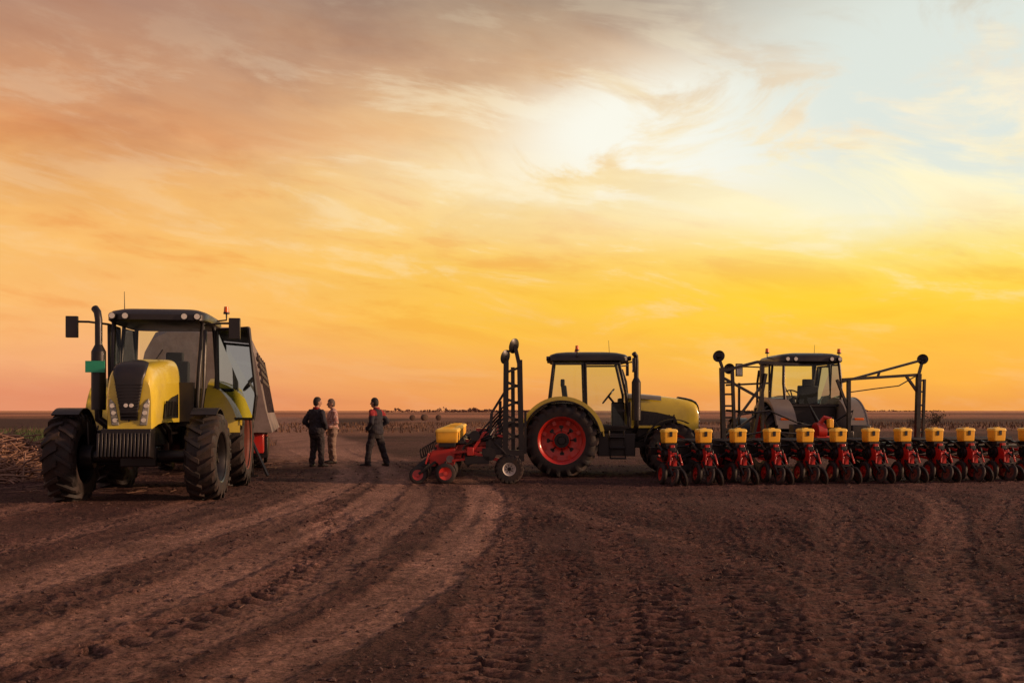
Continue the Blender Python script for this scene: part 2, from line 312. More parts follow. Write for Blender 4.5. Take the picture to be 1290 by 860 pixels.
# ------------------------------------------------------------ tractor
PW={}
def sup(w,zb,zt,x,n=22,e=.5):
    r=[]
    for i in range(n+1):
        a=PI*i/n; c=math.cos(a); s=math.sin(a); r.append((x,w*math.copysign(abs(c)**e,c),zb+(zt-zb)*abs(s)**e))
    return r
def arc_strip(cx,cz,r,a0,a1,y0,y1,th=.03,n=16,lip=0):
    rings=[]
    for i in range(n+1):
        a=R(a0+(a1-a0)*i/n); c,s=math.cos(a),math.sin(a)
        rings.append([(cx+c*r,y0,cz+s*r),(cx+c*r,y1,cz+s*r),(cx+c*(r+th),y1,cz+s*(r+th)),(cx+c*(r+th),y0,cz+s*(r+th))])
    return rings
def make_tractor(label,loc,rz,scale=1,hood_h=1.88,open_door=False,plate=False,beacons=(1,),group='farm tractors parked on the field',steer=0,paint='yellow',frontrim='rim',rearrim='rim',hw=1.0,cw=1.0,rfw=1.17):
    t=thing('tractor',label,'tractor',loc,rz,group,scale)
    rr,rw,fr,fw=.84,.50,.62,.42; fx=2.52; Y=M[paint]; K=M['black']; KP=M['blackpaint']
    for s in(1,-1):
        w=make_wheel(t,(0,s*.95,rr-.015),rr,rw,s,PW.get('r'+rearrim),n=20,ri=.615,rimmat=rearrim); PW.setdefault('r'+rearrim,w)
    for s in(1,-1):
        w=make_wheel(t,(fx,s*.93,fr-.012),fr,fw,s,PW.get('f'+frontrim),n=18,ri=.56,rimmat=frontrim); PW.setdefault('f'+frontrim,w); w.rotation_euler.z+=steer
    b=MB(); b.box((.1,0,.95),(.9,.55,.6)); b.box((1.2,0,.88),(1.6,.42,.5)); b.box((2.4,0,.98),(1.3,.46,.42)); b.box((2.95,0,.86),(.3,.4,.35)); b.cyl((0,-.75,rr),(0,.75,rr),.14,n=16)
    b.cyl((fx,-.74,fr),(fx,.74,fr),.09,n=14); b.box((fx,0,fr),(.3,.5,.28)); b.box((fx,0,.82),(.35,.3,.2))
    for s in(1,-1): b.cyl((fx,s*.62,fr),(fx,s*.80,fr),.17,n=16); b.tube([(1.7,s*.25,.8),(2.1,s*.3,1.0),(2.6,s*.28,1.15)],.04)
    b.build('chassis',KP,t,bevel=.02)
    hh=hood_h; zb=1.10; E=.38
    st=[(1.48,.43*hw,hh,zb),(1.9,.43*hw,hh-.02,zb),(2.3,.42*hw,hh-.06,zb),(2.7,.40*hw,hh-.11,zb),(2.93,.385*hw,hh-.15,zb-.02),(3.06,.37*hw,hh-.19,zb-.05),(3.13,.355*hw,hh-.25,zb-.07),(3.17,.335*hw,hh-.33,zb-.08)]
    b=MB(); b.loft([sup(w,z0,zt,x,e=E) for x,w,zt,z0 in st]); hood=b.build('hood',Y,t,smooth=40)
    if paint=='yellow' and not open_door:
        b=MB(); b.loft([sup(w+.006,zt-.11,zt+.006,x,e=E) for x,w,zt,z0 in st[:3]],cap=False,close=False); b.build('hood_stripe',M['grey_paint'],hood,smooth=50)
    b=MB(); rows=[]
    prof=[(3.18,1.13,.125),(3.185,1.25,.135),(3.185,1.40,.165),(3.183,hh-.37,.220),(3.165,hh-.29,.245),(3.115,hh-.215,.255),(3.02,hh-.165,.25),(2.88,hh-.130,.22),(2.72,hh-.104,.15)]
    for k,(xx,z,g) in enumerate(prof):
        rows.append([(xx+.012-.02*abs(q)**2.5,hw*g*q,z+.012-(.02 if k>3 else 0)*abs(q)**3) for q in np.linspace(-1,1,11)])
    b.loft(rows,cap=False,close=False)
    gr=b.build('grille',K,hood,smooth=60)
    so_=gr.modifiers.new('s','SOLIDIFY'); so_.thickness=.022; so_.offset=1
    b=MB(); z=1.16
    while z<hh-.40: b.box((3.215,0,z),(.02,hw*(.24+.20*(z-1.16)/(hh-1.56)),.012)); z+=.042
    b.box((3.206,0,(1.12+hh-.38)/2),(.01,.02,hh-.38-1.12)); b.build('grille_bar',K,gr)
    for s in(1,-1):
        b=MB(); b.cyl((3.205,s*.035,1.34),(3.236,s*.035,1.34),.028,.026,16); b.build('emblem',M['white'],gr)
    for s in(1,-1):
        h=MB(); h.loft([[(x,s*y*hw,z) for y,z in((.155,1.07),(.275,1.07),(.315,1.36),(.30,1.44),(.215,1.36))] for x in(3.12,3.186)]); hl=h.build('headlight',M['grey_paint'],t,bevel=.012)
        for z,yy in((1.14,.22),(1.24,.240),(1.335,.262)):
            l=MB(); l.cyl((3.18,s*yy*hw,z),(3.204,s*yy*hw,z),.040*hw,.034*hw,16); l.build('lens',M['lens'],hl)
    for s in(1,-1):
        b=MB(); b.prism([(1.70,1.16),(2.70,1.16),(2.62,1.36),(2.2,1.46),(1.70,1.52)],s*.425*hw,s*.437*hw)
        for k in range(8): b.box((1.80+k*.11,s*.440*hw,1.30),(.03,.02,.22),rot=(0,.25,0))
        b.build('side_vent',K,t)
    b=MB(); b.box((3.26,0,.99),(.20,.76*hw,.07)); b.box((3.31,0,.80),(.2,.72*hw,.28))
    for k in range(15): b.box((3.36,(-.385+k*.055)*hw,.80),(.30,.036*hw,.32),rot=(0,-.12,0))
    b.build('front_weight',KP,t,bevel=.006)
    for s in(1,-1):
        b=MB(); b.loft(arc_strip(0,rr,rr+.10,5,165,s*.60,s*rfw,.03,22)); b.prism([( (rr+.10)*math.cos(R(a)),rr+(rr+.10)*math.sin(R(a))) for a in range(5,166,10)]+[(-.8,1.0),(.6,1.0)],s*.60,s*.63)
        b.loft(arc_strip(0,rr,rr+.055,12,160,s*rfw,s*(rfw+.025),.085,22))
        f=b.build('rear_fender',Y,t,smooth=40)
        b=MB(); b.loft(arc_strip(0,rr,rr+.03,8,163,s*(rfw-.05),s*(rfw+.03),.024,22)); b.build('fender_edge',K,f,smooth=40)
        b=MB(); b.box((-.93*.9,s*(rfw-.19),1.28),(.05,.22,.1),rot=(0,-.3,0)); b.build('tail_light',M['orange_lens'],t,bevel=.01)
        b=MB(); b.loft(arc_strip(fx,fr,fr+.05,60,165,s*.74,s*1.10,.02,14)); b.tube([(fx,s*.70,fr),(fx,s*.72,1.1),(fx,s*.85,fr+fr+.05)],.022); b.build('front_fender',K,t,smooth=40)
        b=MB(); b.box((1.25,s*.66,.72),(.85,.40,.52)); 
        for k in range(3): b.box((.98-.02*k+.3,s*.95,.42+k*.24),(.36,.22,.035))
        for q in(-.17,.17): b.bar((1.27+q,s*.98,.40),(1.25+q,s*.86,1.05),.03)
        b.build('side_step',K,t,bevel=.02)
    b=MB(); b.box((.72,0,1.08),(1.5,1.18,.10))
    Pp={'A':((1.55,.60,1.12),(1.30,.66,2.64)),'B':((.55,.72,1.10),(.50,.70,2.64)),'C':((-.30,.66,1.62),(-.18,.66,2.64))}
    for s in(1,-1):
        for k,(p,q) in Pp.items():
            b.tube([(p[0],s*p[1],p[2]),((p[0]+q[0])/2+(.05 if k=='A' else 0),s*(p[1]+.03),(p[2]+q[2])/2),(q[0],s*q[1],q[2])],.036 if k!='B' else .032,8)
        b.bar((-.30,s*.66,1.62),(.55,s*.72,1.62),.06); b.bar((.55,s*.72,1.1),(1.55,s*.6,1.12),.06)
    b.bar((-.30,-.66,1.62),(-.30,.66,1.62),.06); b.box((1.56,0,1.40),(.07,1.15,.60)); b.box((-.1,0,1.35),(.3,1.1,.5)); b.box((.2,0,1.3),(.5,1.15,.4))
    b.build('cab_frame',K,t,bevel=.006)
    def glass(vs,nm,par=t):
        g=MB(); g.add(vs,[tuple(range(len(vs)))]); return g.build(nm,M['glass'],par,smooth=0)
    glass([(1.57,-.58,1.70),(1.57,.58,1.70),(1.34,.62,2.62),(1.34,-.62,2.62)],'windscreen')
    glass([(-.31,-.62,1.66),(-.31,.62,1.66),(-.19,.62,2.6),(-.19,-.62,2.6)],'rear_window')
    b=MB(); b.tube([(1.60,-.25,1.66),(1.545,-.05,1.95),(1.50,.1,2.2)],.012,6); b.build('wiper',K,t)
    for s in(1,-1):
        glass([(-.28,s*.68,1.66),(.5,s*.735,1.66),(.48,s*.72,2.6),(-.17,s*.68,2.6)],'side_window')
        op=open_door and s==1
        D=[(.03,0,1.14),(.95,-.11*s,1.14),(1.00,-.10*s,1.5),(.76,-.03*s,2.58),(.0,0,2.58)]
        b=MB(); 
        for i in range(5): b.bar(D[i],D[(i+1)%5],.042)
        d=b.build('door',K,t,loc=(.55,s*.76,0),bevel=.005)
        g=MB(); g.add(D,[tuple(range(5))]); g.build('door_glass',M['glass'],d,smooth=0)
        g=MB(); g.box((.82,-.06*s,1.5),(.16,.04,.05)); g.build('door_handle',K,d)
        if op: d.rotation_euler.z=R(50)
    def rr_(x0,x1,w,z,e=.28,n=32):
        r=[]; cx=(x0+x1)/2; a_=(x1-x0)/2
        for i in range(n):
            a=2*PI*i/n; c,s=math.cos(a),math.sin(a); r.append((cx+a_*math.copysign(abs(c)**e,c),cw*w*math.copysign(abs(s)**e,s),z))
        return r
    b=MB(); b.loft([rr_(-.27,1.46,.73,2.61),rr_(-.32,1.56,.78,2.65),rr_(-.32,1.56,.78,2.73),rr_(-.27,1.48,.73,2.79),rr_(-.15,1.3,.60,2.835),rr_(.05,1.05,.40,2.86)]); rf=b.build('roof',M['roof'],t,smooth=50)
    for s in(1,-1):
        for yy in(.62,.43):
            for xx,dx in((1.56,1),(-.32,-1)):
                b=MB(); b.cyl((xx-.03*dx,s*yy,2.70),(xx+.03*dx,s*yy,2.70),.052,n=14); l=b.build('work_light',K,t); 
                b=MB(); b.cyl((xx+.03*dx,s*yy,2.70),(xx+.036*dx,s*yy,2.70),.043,n=14); b.build('lens',M['lens'],l)
        b=MB(); b.tube([(1.40,s*.70,2.58),(1.60,s*.95,2.60),(1.62,s*1.16,2.60)],.018); b.box((1.62,s*1.18,2.52),(.07,.17,.32)); mi=b.build('mirror',K,t,bevel=.03)
        b=MB(); b.box((1.583,s*1.18,2.52),(.006,.14,.27)); b.build('mirror_glass',M['lens'],mi)
    for s in beacons:
        b=MB(); b.tube([(.35,s*.72,2.74),(.35,s*.88,2.76),(.35,s*.88,2.86)],.014); b.cyl((.35,s*.88,2.86),(.35,s*.88,2.89),.05,n=14); be=b.build('beacon',K,t)
        b=MB(); b.cyl((.35,s*.88,2.89),(.35,s*.88,2.98),.045,.038,14); b.build('beacon_lens',M['orange_lens'],be)
    b=MB(); b.cyl((1.1,-.55,2.8),(1.08,-.56,3.12),.007,.004,6); b.build('antenna',K,t)
    b=MB(); b.tube([(1.68,-.60,1.0),(1.70,-.78,1.15),(1.70,-.78,1.3)],.06,10); b.cyl((1.70,-.78,1.28),(1.70,-.78,2.15),.105,n=20); b.cyl((1.70,-.78,2.15),(1.70,-.78,2.25),.105,.055,20); b.tube([(1.70,-.78,2.2),(1.70,-.78,2.62),(1.69,-.80,2.74),(1.64,-.85,2.80)],.055,12)
    ex=b.build('exhaust',KP,t,smooth=40)
    b=MB(); b.tube([(1.60,.68,1.3),(1.62,.72,1.6),(1.56,.73,2.2),(1.46,.72,2.5)],.03,10); b.build('air_pipe',K,t)
    if plate:
        b=MB(); b.box((1.82,-.80,1.92),(.03,.27,.17)); b.build('plate',M['green'],t)
    b=MB(); b.box((.35,0,1.42),(.5,.5,.14)); b.box((.08,0,1.78),(.13,.48,.62),rot=(0,-.12,0)); b.box((.02,0,2.15),(.10,.28,.18)); b.box((.35,0,1.25),(.3,.3,.3)); b.box((.4,.3,1.62),(.35,.07,.05)); b.box((.4,-.3,1.62),(.4,.12,.06)); b.box((.2,.27,1.52),(.1,.05,.2)); b.box((.3,-.28,1.52),(.15,.06,.2))
    b.build('driver_seat',M['seat'],t,bevel=.04)
    b=MB(); b.box((1.32,0,1.4),(.3,.34,.6)); b.box((1.38,0,1.72),(.12,.36,.14)); b.build('dashboard',K,t,bevel=.03)
    b=MB(); mt=Matrix.Translation((1.10,0,1.84))@Euler((0,-.9,0)).to_matrix().to_4x4()@Euler((PI/2,0,0)).to_matrix().to_4x4()
    b.lathe([(.21+.018*math.cos(a),.018*math.sin(a)) for a in np.linspace(0,2*PI,8,endpoint=False)],28,mt,closed=True)
    for a in(0,2.1,4.2): b.bar(mt@Vector((0,0,0)),mt@Vector((.20*math.cos(a),0,.20*math.sin(a))),.025)
    b.bar((1.10,0,1.84),(1.28,0,1.62),.05); b.build('steering_wheel',K,t)
    b=MB()
    for s in(1,-1): b.bar((-.3,s*.30,.65),(-1.05,s*.42,.62),.07); b.bar((-.35,s*.30,1.25),(-.85,s*.36,1.12),.05); b.bar((-.85,s*.36,1.12),(-.9,s*.40,.64),.03)
    b.bar((-.35,0,1.05),(-.95,0,1.02),.05); b.box((-.45,0,.9),(.25,.75,.5)); b.build('rear_hitch',KP,t,bevel=.01)
    return t
t1=make_tractor('large yellow tractor facing the camera with cab door open, leftmost of the three',(-6.64,19.63,0),R(-90+8),1.18,2.05,True,True,(1,),steer=R(-4),frontrim='blackpaint',rearrim='rimdark',hw=.84,cw=.96)
t2=make_tractor('yellow tractor seen side on with its bonnet pointing right',(1.18,23.6,0),R(-3),1.0,1.90,False,False,(-1,1))
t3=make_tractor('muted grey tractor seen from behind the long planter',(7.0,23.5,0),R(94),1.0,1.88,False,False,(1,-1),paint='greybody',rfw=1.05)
# ------------------------------------------------------------ planters
UP={}
def row_unit(parent,y,kind):
    if kind in UP:
        u=copy_tree(UP[kind],parent); u.location=(0,y,0); return u
    side=kind=='side'
    b=MB()
    for s in(1,-1):
        for z in(.66,.50): b.bar((.02,s*.09,z),(-.32,s*.09,z-.03),.035,.05)
        b.prism([(-.25,.72),(-.72,.68),(-.80,.50),(-.62,.42),(-.45,.22),(-.30,.30)],s*.055,s*.07)
    b.box((-.48,0,.60),(.4,.10,.22)); b.box((-.72,0,.50),(.12,.09,.30)); b.bar((-.62,0,.80),(-.62,0,.45),.09,.09)
    b.bar((-.80,-.10,.60),(-.80,.10,.60),.035); b.bar((-.80,.09,.62),(-.86,.13,.40),.03); b.bar((-.80,-.09,.62),(-.86,-.13,.40),.03)
    u=b.build('row_unit',M['red'],parent,loc=(0,y,0),bevel=.006)
    b=MB()
    for s in(1,-1): b.bar((-.65,s*.10,.45),(-1.0,s*.12,.20),.03,.05); b.bar((-.45,s*.12,.45),(-.45,s*.13,.20),.03,.05)
    b.bar((-.78,-.11,.36),(-.78,.11,.36),.05); b.bar((-.45,-.13,.44),(-.45,.13,.44),.04); b.box((-.42,0,.79),(.34,.24,.09)); b.bar((-.62,0,.70),(-.95,0,.52),.035); b.bar((-.66,0,.40),(-.66,0,.75),.12,.05); b.bar((-.9,-.11,.26),(-.9,.11,.26),.04); b.tube([(-.95,0,.52),(-.98,.02,.66),(-.96,.03,.72)],.018,6)
    b.build('wheel_arm',M['blackpaint'],u,bevel=.005)
    cxx=-.42; hx,hy=(.225,.14) if side else (.125,.140)
    def rr_(ax,ay,z,n=32,e=.17):
        return [(cxx+ax*math.copysign(abs(math.cos(a))**e,math.cos(a)),ay*math.copysign(abs(math.sin(a))**e,math.sin(a)),z) for a in [2*PI*i/n for i in range(n)]]
    b=MB(); b.loft([rr_(hx-.025,hy-.02,.835),rr_(hx-.008,hy-.006,.85),rr_(hx,hy,.93),rr_(hx+.003,hy+.003,1.06)]); b.build('hopper',M['hopper'],u,smooth=40)
    b=MB(); b.loft([rr_(hx+.012,hy+.012,1.057),rr_(hx+.014,hy+.014,1.08),rr_(hx+.002,hy+.002,1.112),rr_(hx-.03,hy-.03,1.125)]); b.box((cxx,0,1.132),(hx,.08,.015)); b.build('lid',M['hopper_lid'],u,smooth=40)
    b=MB(); b.box((cxx-hx-.006,0,1.02),(.02,.06,.10)); b.build('latch',M['black'],u)
    b=MB(); b.cyl((-.45,.06,.60),(-.45,.14,.60),.13,n=20); b.cyl((-.45,.14,.60),(-.45,.17,.60),.05,n=12); b.tube([(-.45,.14,.68),(-.3,.18,.8),(-.05,.12,.82),(.1,.1,.75)],.026,8); b.build('seed_meter',M['black'],u)
    b=MB(); b.cyl((-.36,-.065,.50),(-.36,-.10,.50),.075,n=18); b.build('sprocket',M['steel'],u)
    def small(nm,r,w,loc,tilt,dm):
        b=MB(); b.lathe([(r*.62,-w*.5),(r*.9,-w*.5),(r,-w*.3),(r,w*.3),(r*.9,w*.5),(r*.62,w*.5)],28,closed=True); o=b.build(nm,M['rubber'],u,loc=loc,rot=(tilt,0,0),smooth=50)
        b=MB(); b.lathe([(r*.64,-w*.4),(r*.64,w*.4),(r*.5,w*.3),(r*.2,w*.2),(r*.18,w*.6),(.002,w*.6)],24); b.lathe([(r*.64,-w*.4),(r*.5,-w*.3),(r*.2,-w*.2),(r*.18,-w*.6),(.002,-w*.6)],24); b.build('wheel_disc',M[dm],o,smooth=40)
    for s in(1,-1):
        small('gauge_wheel',.215,.09,(-.45,s*.155,.205),s*.10,'rim' if side else 'red'); small('press_wheel',.18,.05,(-1.02,s*.095,.170),s*.28,'red' if side else 'rimdark')
    UP[kind]=u; return u
def marker(parent,pts,disc,name='marker_arm',k=1.0):
    b=MB()
    for p,q,w in pts: b.bar(p,q,w*k)
    m_=b.build(name,M['blackpaint'],parent)
    for d,r in disc:
        b=MB(); mt=Matrix.Translation(d)@Euler((.25,0,.9)).to_matrix().to_4x4(); b.lathe([(.001,-.02),(r*.5,-.014),(r,.02),(r,.03),(r*.5,-.004),(.001,-.010)],26,mt); b.cyl(Vector(d)+Vector((0,-.06,0)),Vector(d)+Vector((0,.05,0)),.035,n=12); b.build('marker_disc',M['blackpaint'],m_)
    return m_
def make_planter(label,loc,rz,n,sp,barmat,group,dark=1,kind='rear'):
    t=thing('seed_planter',label,'planter',loc,rz,group); half=(n-1)*sp/2
    b=MB(); b.box((.06,0,.66),(.13,2*half+.5,.16)); b.box((.62,0,.72),(.13,3.2,.13))
    for y in(-1.5,-.5,.5,1.5): b.bar((.1,y,.68),(.65,y,.72),.09)
    b.bar((.65,-.42,.75),(.75,-.1,1.35),.07); b.bar((.65,.42,.75),(.75,.1,1.35),.07)
    b.build('toolbar',M[barmat],t,bevel=.006)
    for i in range(n): row_unit(t,half-i*sp,kind)
    b=MB()
    for i in range(n-1):
        y=half-i*sp
        b.tube([(.0,y,.80),(-.04,y-sp*.25,.74+.05*(i%3)),(-.04,y-sp*.7,.76),(0,y-sp,.80)],.022,6)
        b.tube([(-.1,y-.1,.70),(-.12,y-sp*.5,.52-.05*(i%2)),(-.1,y-sp+.1,.64)],.02,6)
        b.tube([(-.05,y-.1,.86),(-.08,y-sp*.45,.93-.04*(i%2)),(-.05,y-sp+.1,.84)],.014,6)
        b.tube([(-.05,y,.76),(0,y-sp*.5,.50),(-.05,y-sp,.60)],.03,6)
    b.tube([(.1,-half,.86),(.1,half,.86)],.055,10)
    b.build('hose',M['black'],t)
    b=MB(); b.tube([(.02,-half-.1,.52),(.02,half+.1,.52)],.018,6)
    for i in range(n-1):
        y=half-i*sp-sp/2; b.box((.03,y+.10*(i%3-1),.53),(.12,.20,.32)); b.box((.05,y-.05,.78),(.12,.16+.06*(i%2),.14)); b.cyl((.02,y-.12,.46),(.02,y-.06,.46),.11,n=14); b.bar((.0,y+.15,.85),(.0,y+.2,.3),.05)
    b.build('drive_shaft',M['blackpaint'],t)
    ww=(-half*.62,half*.62) if dark else ()
    for y in ww:
        o=make_wheel(t,(.40,y,.30),.30,.2,1,PW.get('pd'),n=18,ri=.5,rimmat='blackpaint',name='transport_wheel'); PW.setdefault('pd',o)
        b=MB(); b.bar((.1,y+.16,.66),(.40,y+.16,.30),.06,.09); b.cyl((.40,y-.1,.30),(.40,y+.18,.30),.03); b.build('wheel_bracket',M['red'],t)
    return t,half
grp='row seed planters hitched behind the tractors'
pa,ha=make_planter('long twelve row planter with yellow hoppers stretching to the right edge',(7.19,21.55,0),R(100.5),12,.75,'blackpaint',grp)
z0=.62
marker(pa,[((.35,2.62,z0),(.35,2.66,2.42),.085),((.35,2.36,z0),(.35,2.42,2.35),.06),((.35,2.64,2.35),(.35,1.85,2.55),.06),((.35,2.62,2.2),(.35,1.75,1.75),.05),((.35,1.85,2.55),(.35,.9,2.50),.06),((.35,2.0,.65),(.35,1.65,2.3),.06),((.35,2.64,2.40),(.35,2.72,2.62),.05),((.35,2.40,1.2),(.35,1.7,2.1),.045),
  ((.5,2.5,1.5),(.5,1.7,1.45),.05),((.4,1.7,.65),(.4,1.72,2.5),.06),((.5,2.5,2.05),(.5,1.5,2.1),.04),((.5,2.2,.7),(.5,2.2,2.1),.04),((.4,2.62,.9),(.4,1.7,1.5),.045),((.35,2.9,.66),(.35,1.3,.66),.12)]
   +[((.35,2.37,z),(.35,2.63,z),.04) for z in(.85,1.1,1.35,1.6,1.85,2.1)],[((.35,2.72,2.66),.13),((.5,2.42,2.40),.12)],k=1.05)
marker(pa,[((.35,-1.95,z0),(.35,-2.0,2.32),.09),((.35,-.30,z0),(.35,-.30,2.18),.07),((.35,-2.0,2.30),(.35,-.15,2.18),.06),((.35,-.1,2.12),(.35,-2.05,2.62),.05),((.35,-.30,1.5),(.35,-.02,2.18),.05),((.35,-1.0,2.24),(.35,-1.05,2.38),.04),((.35,-1.98,1.9),(.35,-1.7,2.26),.05),((.35,-2.10,.9),(.35,-2.14,2.2),.05),((.35,-2.0,2.3),(.35,-2.10,2.64),.05)]
  +[((.35,-1.97,z),(.35,-2.12,z+.03),.035) for z in(1.0,1.3,1.6,1.9,2.15)]+[((.35,-2.4,.66),(.35,.2,.66),.12)],[((.35,-2.10,2.64),.12)],k=1.05)
b=MB(); b.tube([(.35,-.3,1.9),(.34,-.9,1.98),(.33,-1.5,2.05),(.35,-1.95,2.28)],.014,6); b.tube([(.8,.2,1.2),(.6,.5,1.6),(.4,.3,1.1),(.3,0,.9)],.025,6); b.tube([(.8,-.1,1.2),(.5,-.5,1.5),(.4,-.3,1.0)],.025,6); b.tube([(.8,.1,1.1),(.45,.9,1.25),(.3,1.6,1.5),(.35,2.3,1.4)],.02,6); b.tube([(.8,.3,1.0),(.3,1.0,1.0),(.3,1.7,1.05),(.35,2.5,.9)],.02,6); b.build('hydraulic_hose',M['black'],pa)
b=MB(); b.cyl((.35,.30,1.05),(.35,.50,1.05),.19,n=24); b.box((.35,.38,.85),(.3,.3,.2)); b.tube([(.35,.4,1.2),(.30,.30,1.35),(.2,.2,1.30)],.05,10); fn=b.build('fan_housing',M['red'],pa,bevel=.01)
b=MB(); b.box((.20,.22,1.22),(.12,.12,.2)); b.build('fan_cap',M['hopper'],fn,bevel=.02)
b=MB(); b.box((.62,0,.95),(.3,1.0,.20)); b.box((.62,.7,1.0),(.25,.45,.4)); b.box((.62,-.7,1.0),(.25,.45,.35)); b.box((.62,0,.80),(.2,2.4,.2)); b.build('tool_box',M['black'],pa,bevel=.02)
pb,hb=make_planter('red framed planter seen end on beside a tall dark marker mast',(-1.03,24.75,0),R(1.5),12,.75,'red',grp,dark=0,kind='side')
ye=-hb-.05
marker(pb,[((.78,ye,.45),(.80,ye,2.50),.11),((1.12,ye+.05,.45),(1.08,ye+.05,2.55),.11),((.95,ye+.12,.5),(.94,ye+.12,2.4),.08),((.80,ye,2.4),(.84,ye,2.75),.08),((1.08,ye,2.4),(.98,ye,2.85),.08),((.3,ye,.66),(1.15,ye,.62),.12),((.78,ye,1.9),(.50,ye,1.45),.05),((.50,ye,1.45),(.45,ye,.7),.06),((.66,ye+.1,.6),(.68,ye+.1,1.7),.06),((.75,ye+.2,1.2),(1.2,ye+.2,1.2),.09),((1.2,ye+.1,.6),(1.2,ye+.1,1.5),.05),((.62,ye+.1,1.3),(.78,ye+.1,1.0),.08)]
   +[((.78,ye,z),(1.10,ye+.05,z+.12*(k%2*2-1)),.05) for k,z in enumerate((.7,.88,1.05,1.22,1.4,1.58,1.75,1.92,2.1,2.28))],[((.98,ye,2.83),.16),((.80,ye-.05,2.60),.15)],name='marker_mast')
b=MB(); b.box((.35,ye+.1,.70),(.7,.10,.10)); b.bar((0,ye,.66),(.75,ye,.45),.07); b.bar((.1,ye,.66),(.35,ye,1.05),.06); b.bar((.35,ye,1.05),(.8,ye,.95),.05); b.box((.35,ye+.4,.95),(.35,.5,.36)); b.box((.1,ye+.5,.75),(.3,.5,.3)); b.bar((.35,ye+.1,.6),(.35,ye+.4,1.0),.08); b.build('wing_frame',M['red'],pb,bevel=.006)
b=MB()
for k in range(12):
    a=k*.9; b.tube([(.85,ye-.02,1.7-.09*k),(.60,ye+.05*math.sin(a),1.42-.07*k),(.35+.04*k,ye+.1*math.cos(a),1.15-.05*k),(-.05+.05*k,ye+.05,.76+.02*k)],.018,6)
b.cyl((.0,ye+.2,.95),(.5,ye+.2,1.10),.06); b.box((.55,ye+.1,.82),(.34,.2,.28)); b.box((.2,ye-.02,.48),(.5,.12,.16)); b.cyl((.15,ye-.06,.98),(.15,ye+.1,.98),.11,n=16); b.cyl((.45,ye-.08,.60),(.45,ye+.1,.60),.14,n=18); b.build('hydraulic_hose',M['black'],pb)
make_wheel(pb,(.86,ye-.12,.30),.30,.2,-1,None,n=18,ri=.42,rimmat='white',name='transport_wheel')
# ------------------------------------------------------------ trailer
tr=thing('farm_trailer','tall grey brown tarpaulin covered trailer on a red chassis behind the leftmost tractor','trailer',(-7.02,22.4,0),R(90+12.0))
b=MB(); secs=[]
for k,(x,zt) in enumerate(((0,3.25),(.5,3.42),(1.6,3.38),(2.7,3.42),(3.8,3.36),(5.0,3.34),(6.8,3.0),(8.0,2.5))):
    d_=.03*(k%2); secs.append([(x,-1.58,1.0),(x,-1.44+d_,1.5),(x,-1.18+d_,zt-.45),(x,-1.02,zt-.15),(x,-.70,zt),(x,.70,zt),(x,1.02,zt-.15),(x,1.18,zt-.45),(x,1.44,1.5),(x,1.58,1.0)])
b.loft(secs); tp=b.build('tarpaulin',M['tarp'],tr,smooth=50)
b=MB()
for z,y in((2.2,-1.34),(2.38,-1.305),(2.56,-1.27),(2.72,-1.24)): b.bar((.4,y,z),(5.6,y,z-.05),.05,.08)
for k in range(5): b.bar((.7+k*1.15,-1.48,1.45),(.7+k*1.15,-1.22,2.85),.04)
b.build('tie_strap',M['slat'],tp)
b=MB(); b.box((4.1,-.45,.82),(8.4,.14,.2)); b.box((4.1,.45,.82),(8.4,.14,.2))
for x in(.3,2,4,6,8): b.box((x,0,.94),(.1,2.5,.1))
b.bar((0,-.4,.8),(-1.6,0,.6),.1); b.bar((0,.4,.8),(-1.6,0,.6),.1); b.bar((1.0,-1.2,.95),(1.0,-1.2,.45),.06); b.bar((1.0,-1.2,.45),(1.8,-1.2,.45),.06); b.bar((1.8,-1.2,.95),(1.8,-1.2,.45),.06); b.box((.5,-1.25,.75),(.7,.25,.45)); b.box((2.4,-1.3,.72),(.9,.2,.35))
b.build('trailer_chassis',M['red'],tr,bevel=.01)
b=MB(); b.box((1.3,-1.35,.62),(.5,.2,.5)); b.box((3.6,-1.3,.60),(.8,.2,.45)); b.box((2.4,-1.2,.50),(3.0,.12,.12)); b.build('storage_box',M['black'],tr,bevel=.02)
b=MB(); b.bar((-.15,-1.1,.95),(-.15,-1.15,.05),.08); b.box((-.15,-1.15,.03),(.25,.25,.03)); b.bar((-.15,-1.1,.9),(-.6,-1.5,.05),.05); b.build('jack_stand',M['blackpaint'],tr)
for x in(3.0,6.2):
    for s in(1,-1):
        o=make_wheel(tr,(x,s*1.1,.50),.5,.35,s,PW.get('t'),n=18,ri=.55); PW.setdefault('t',o)
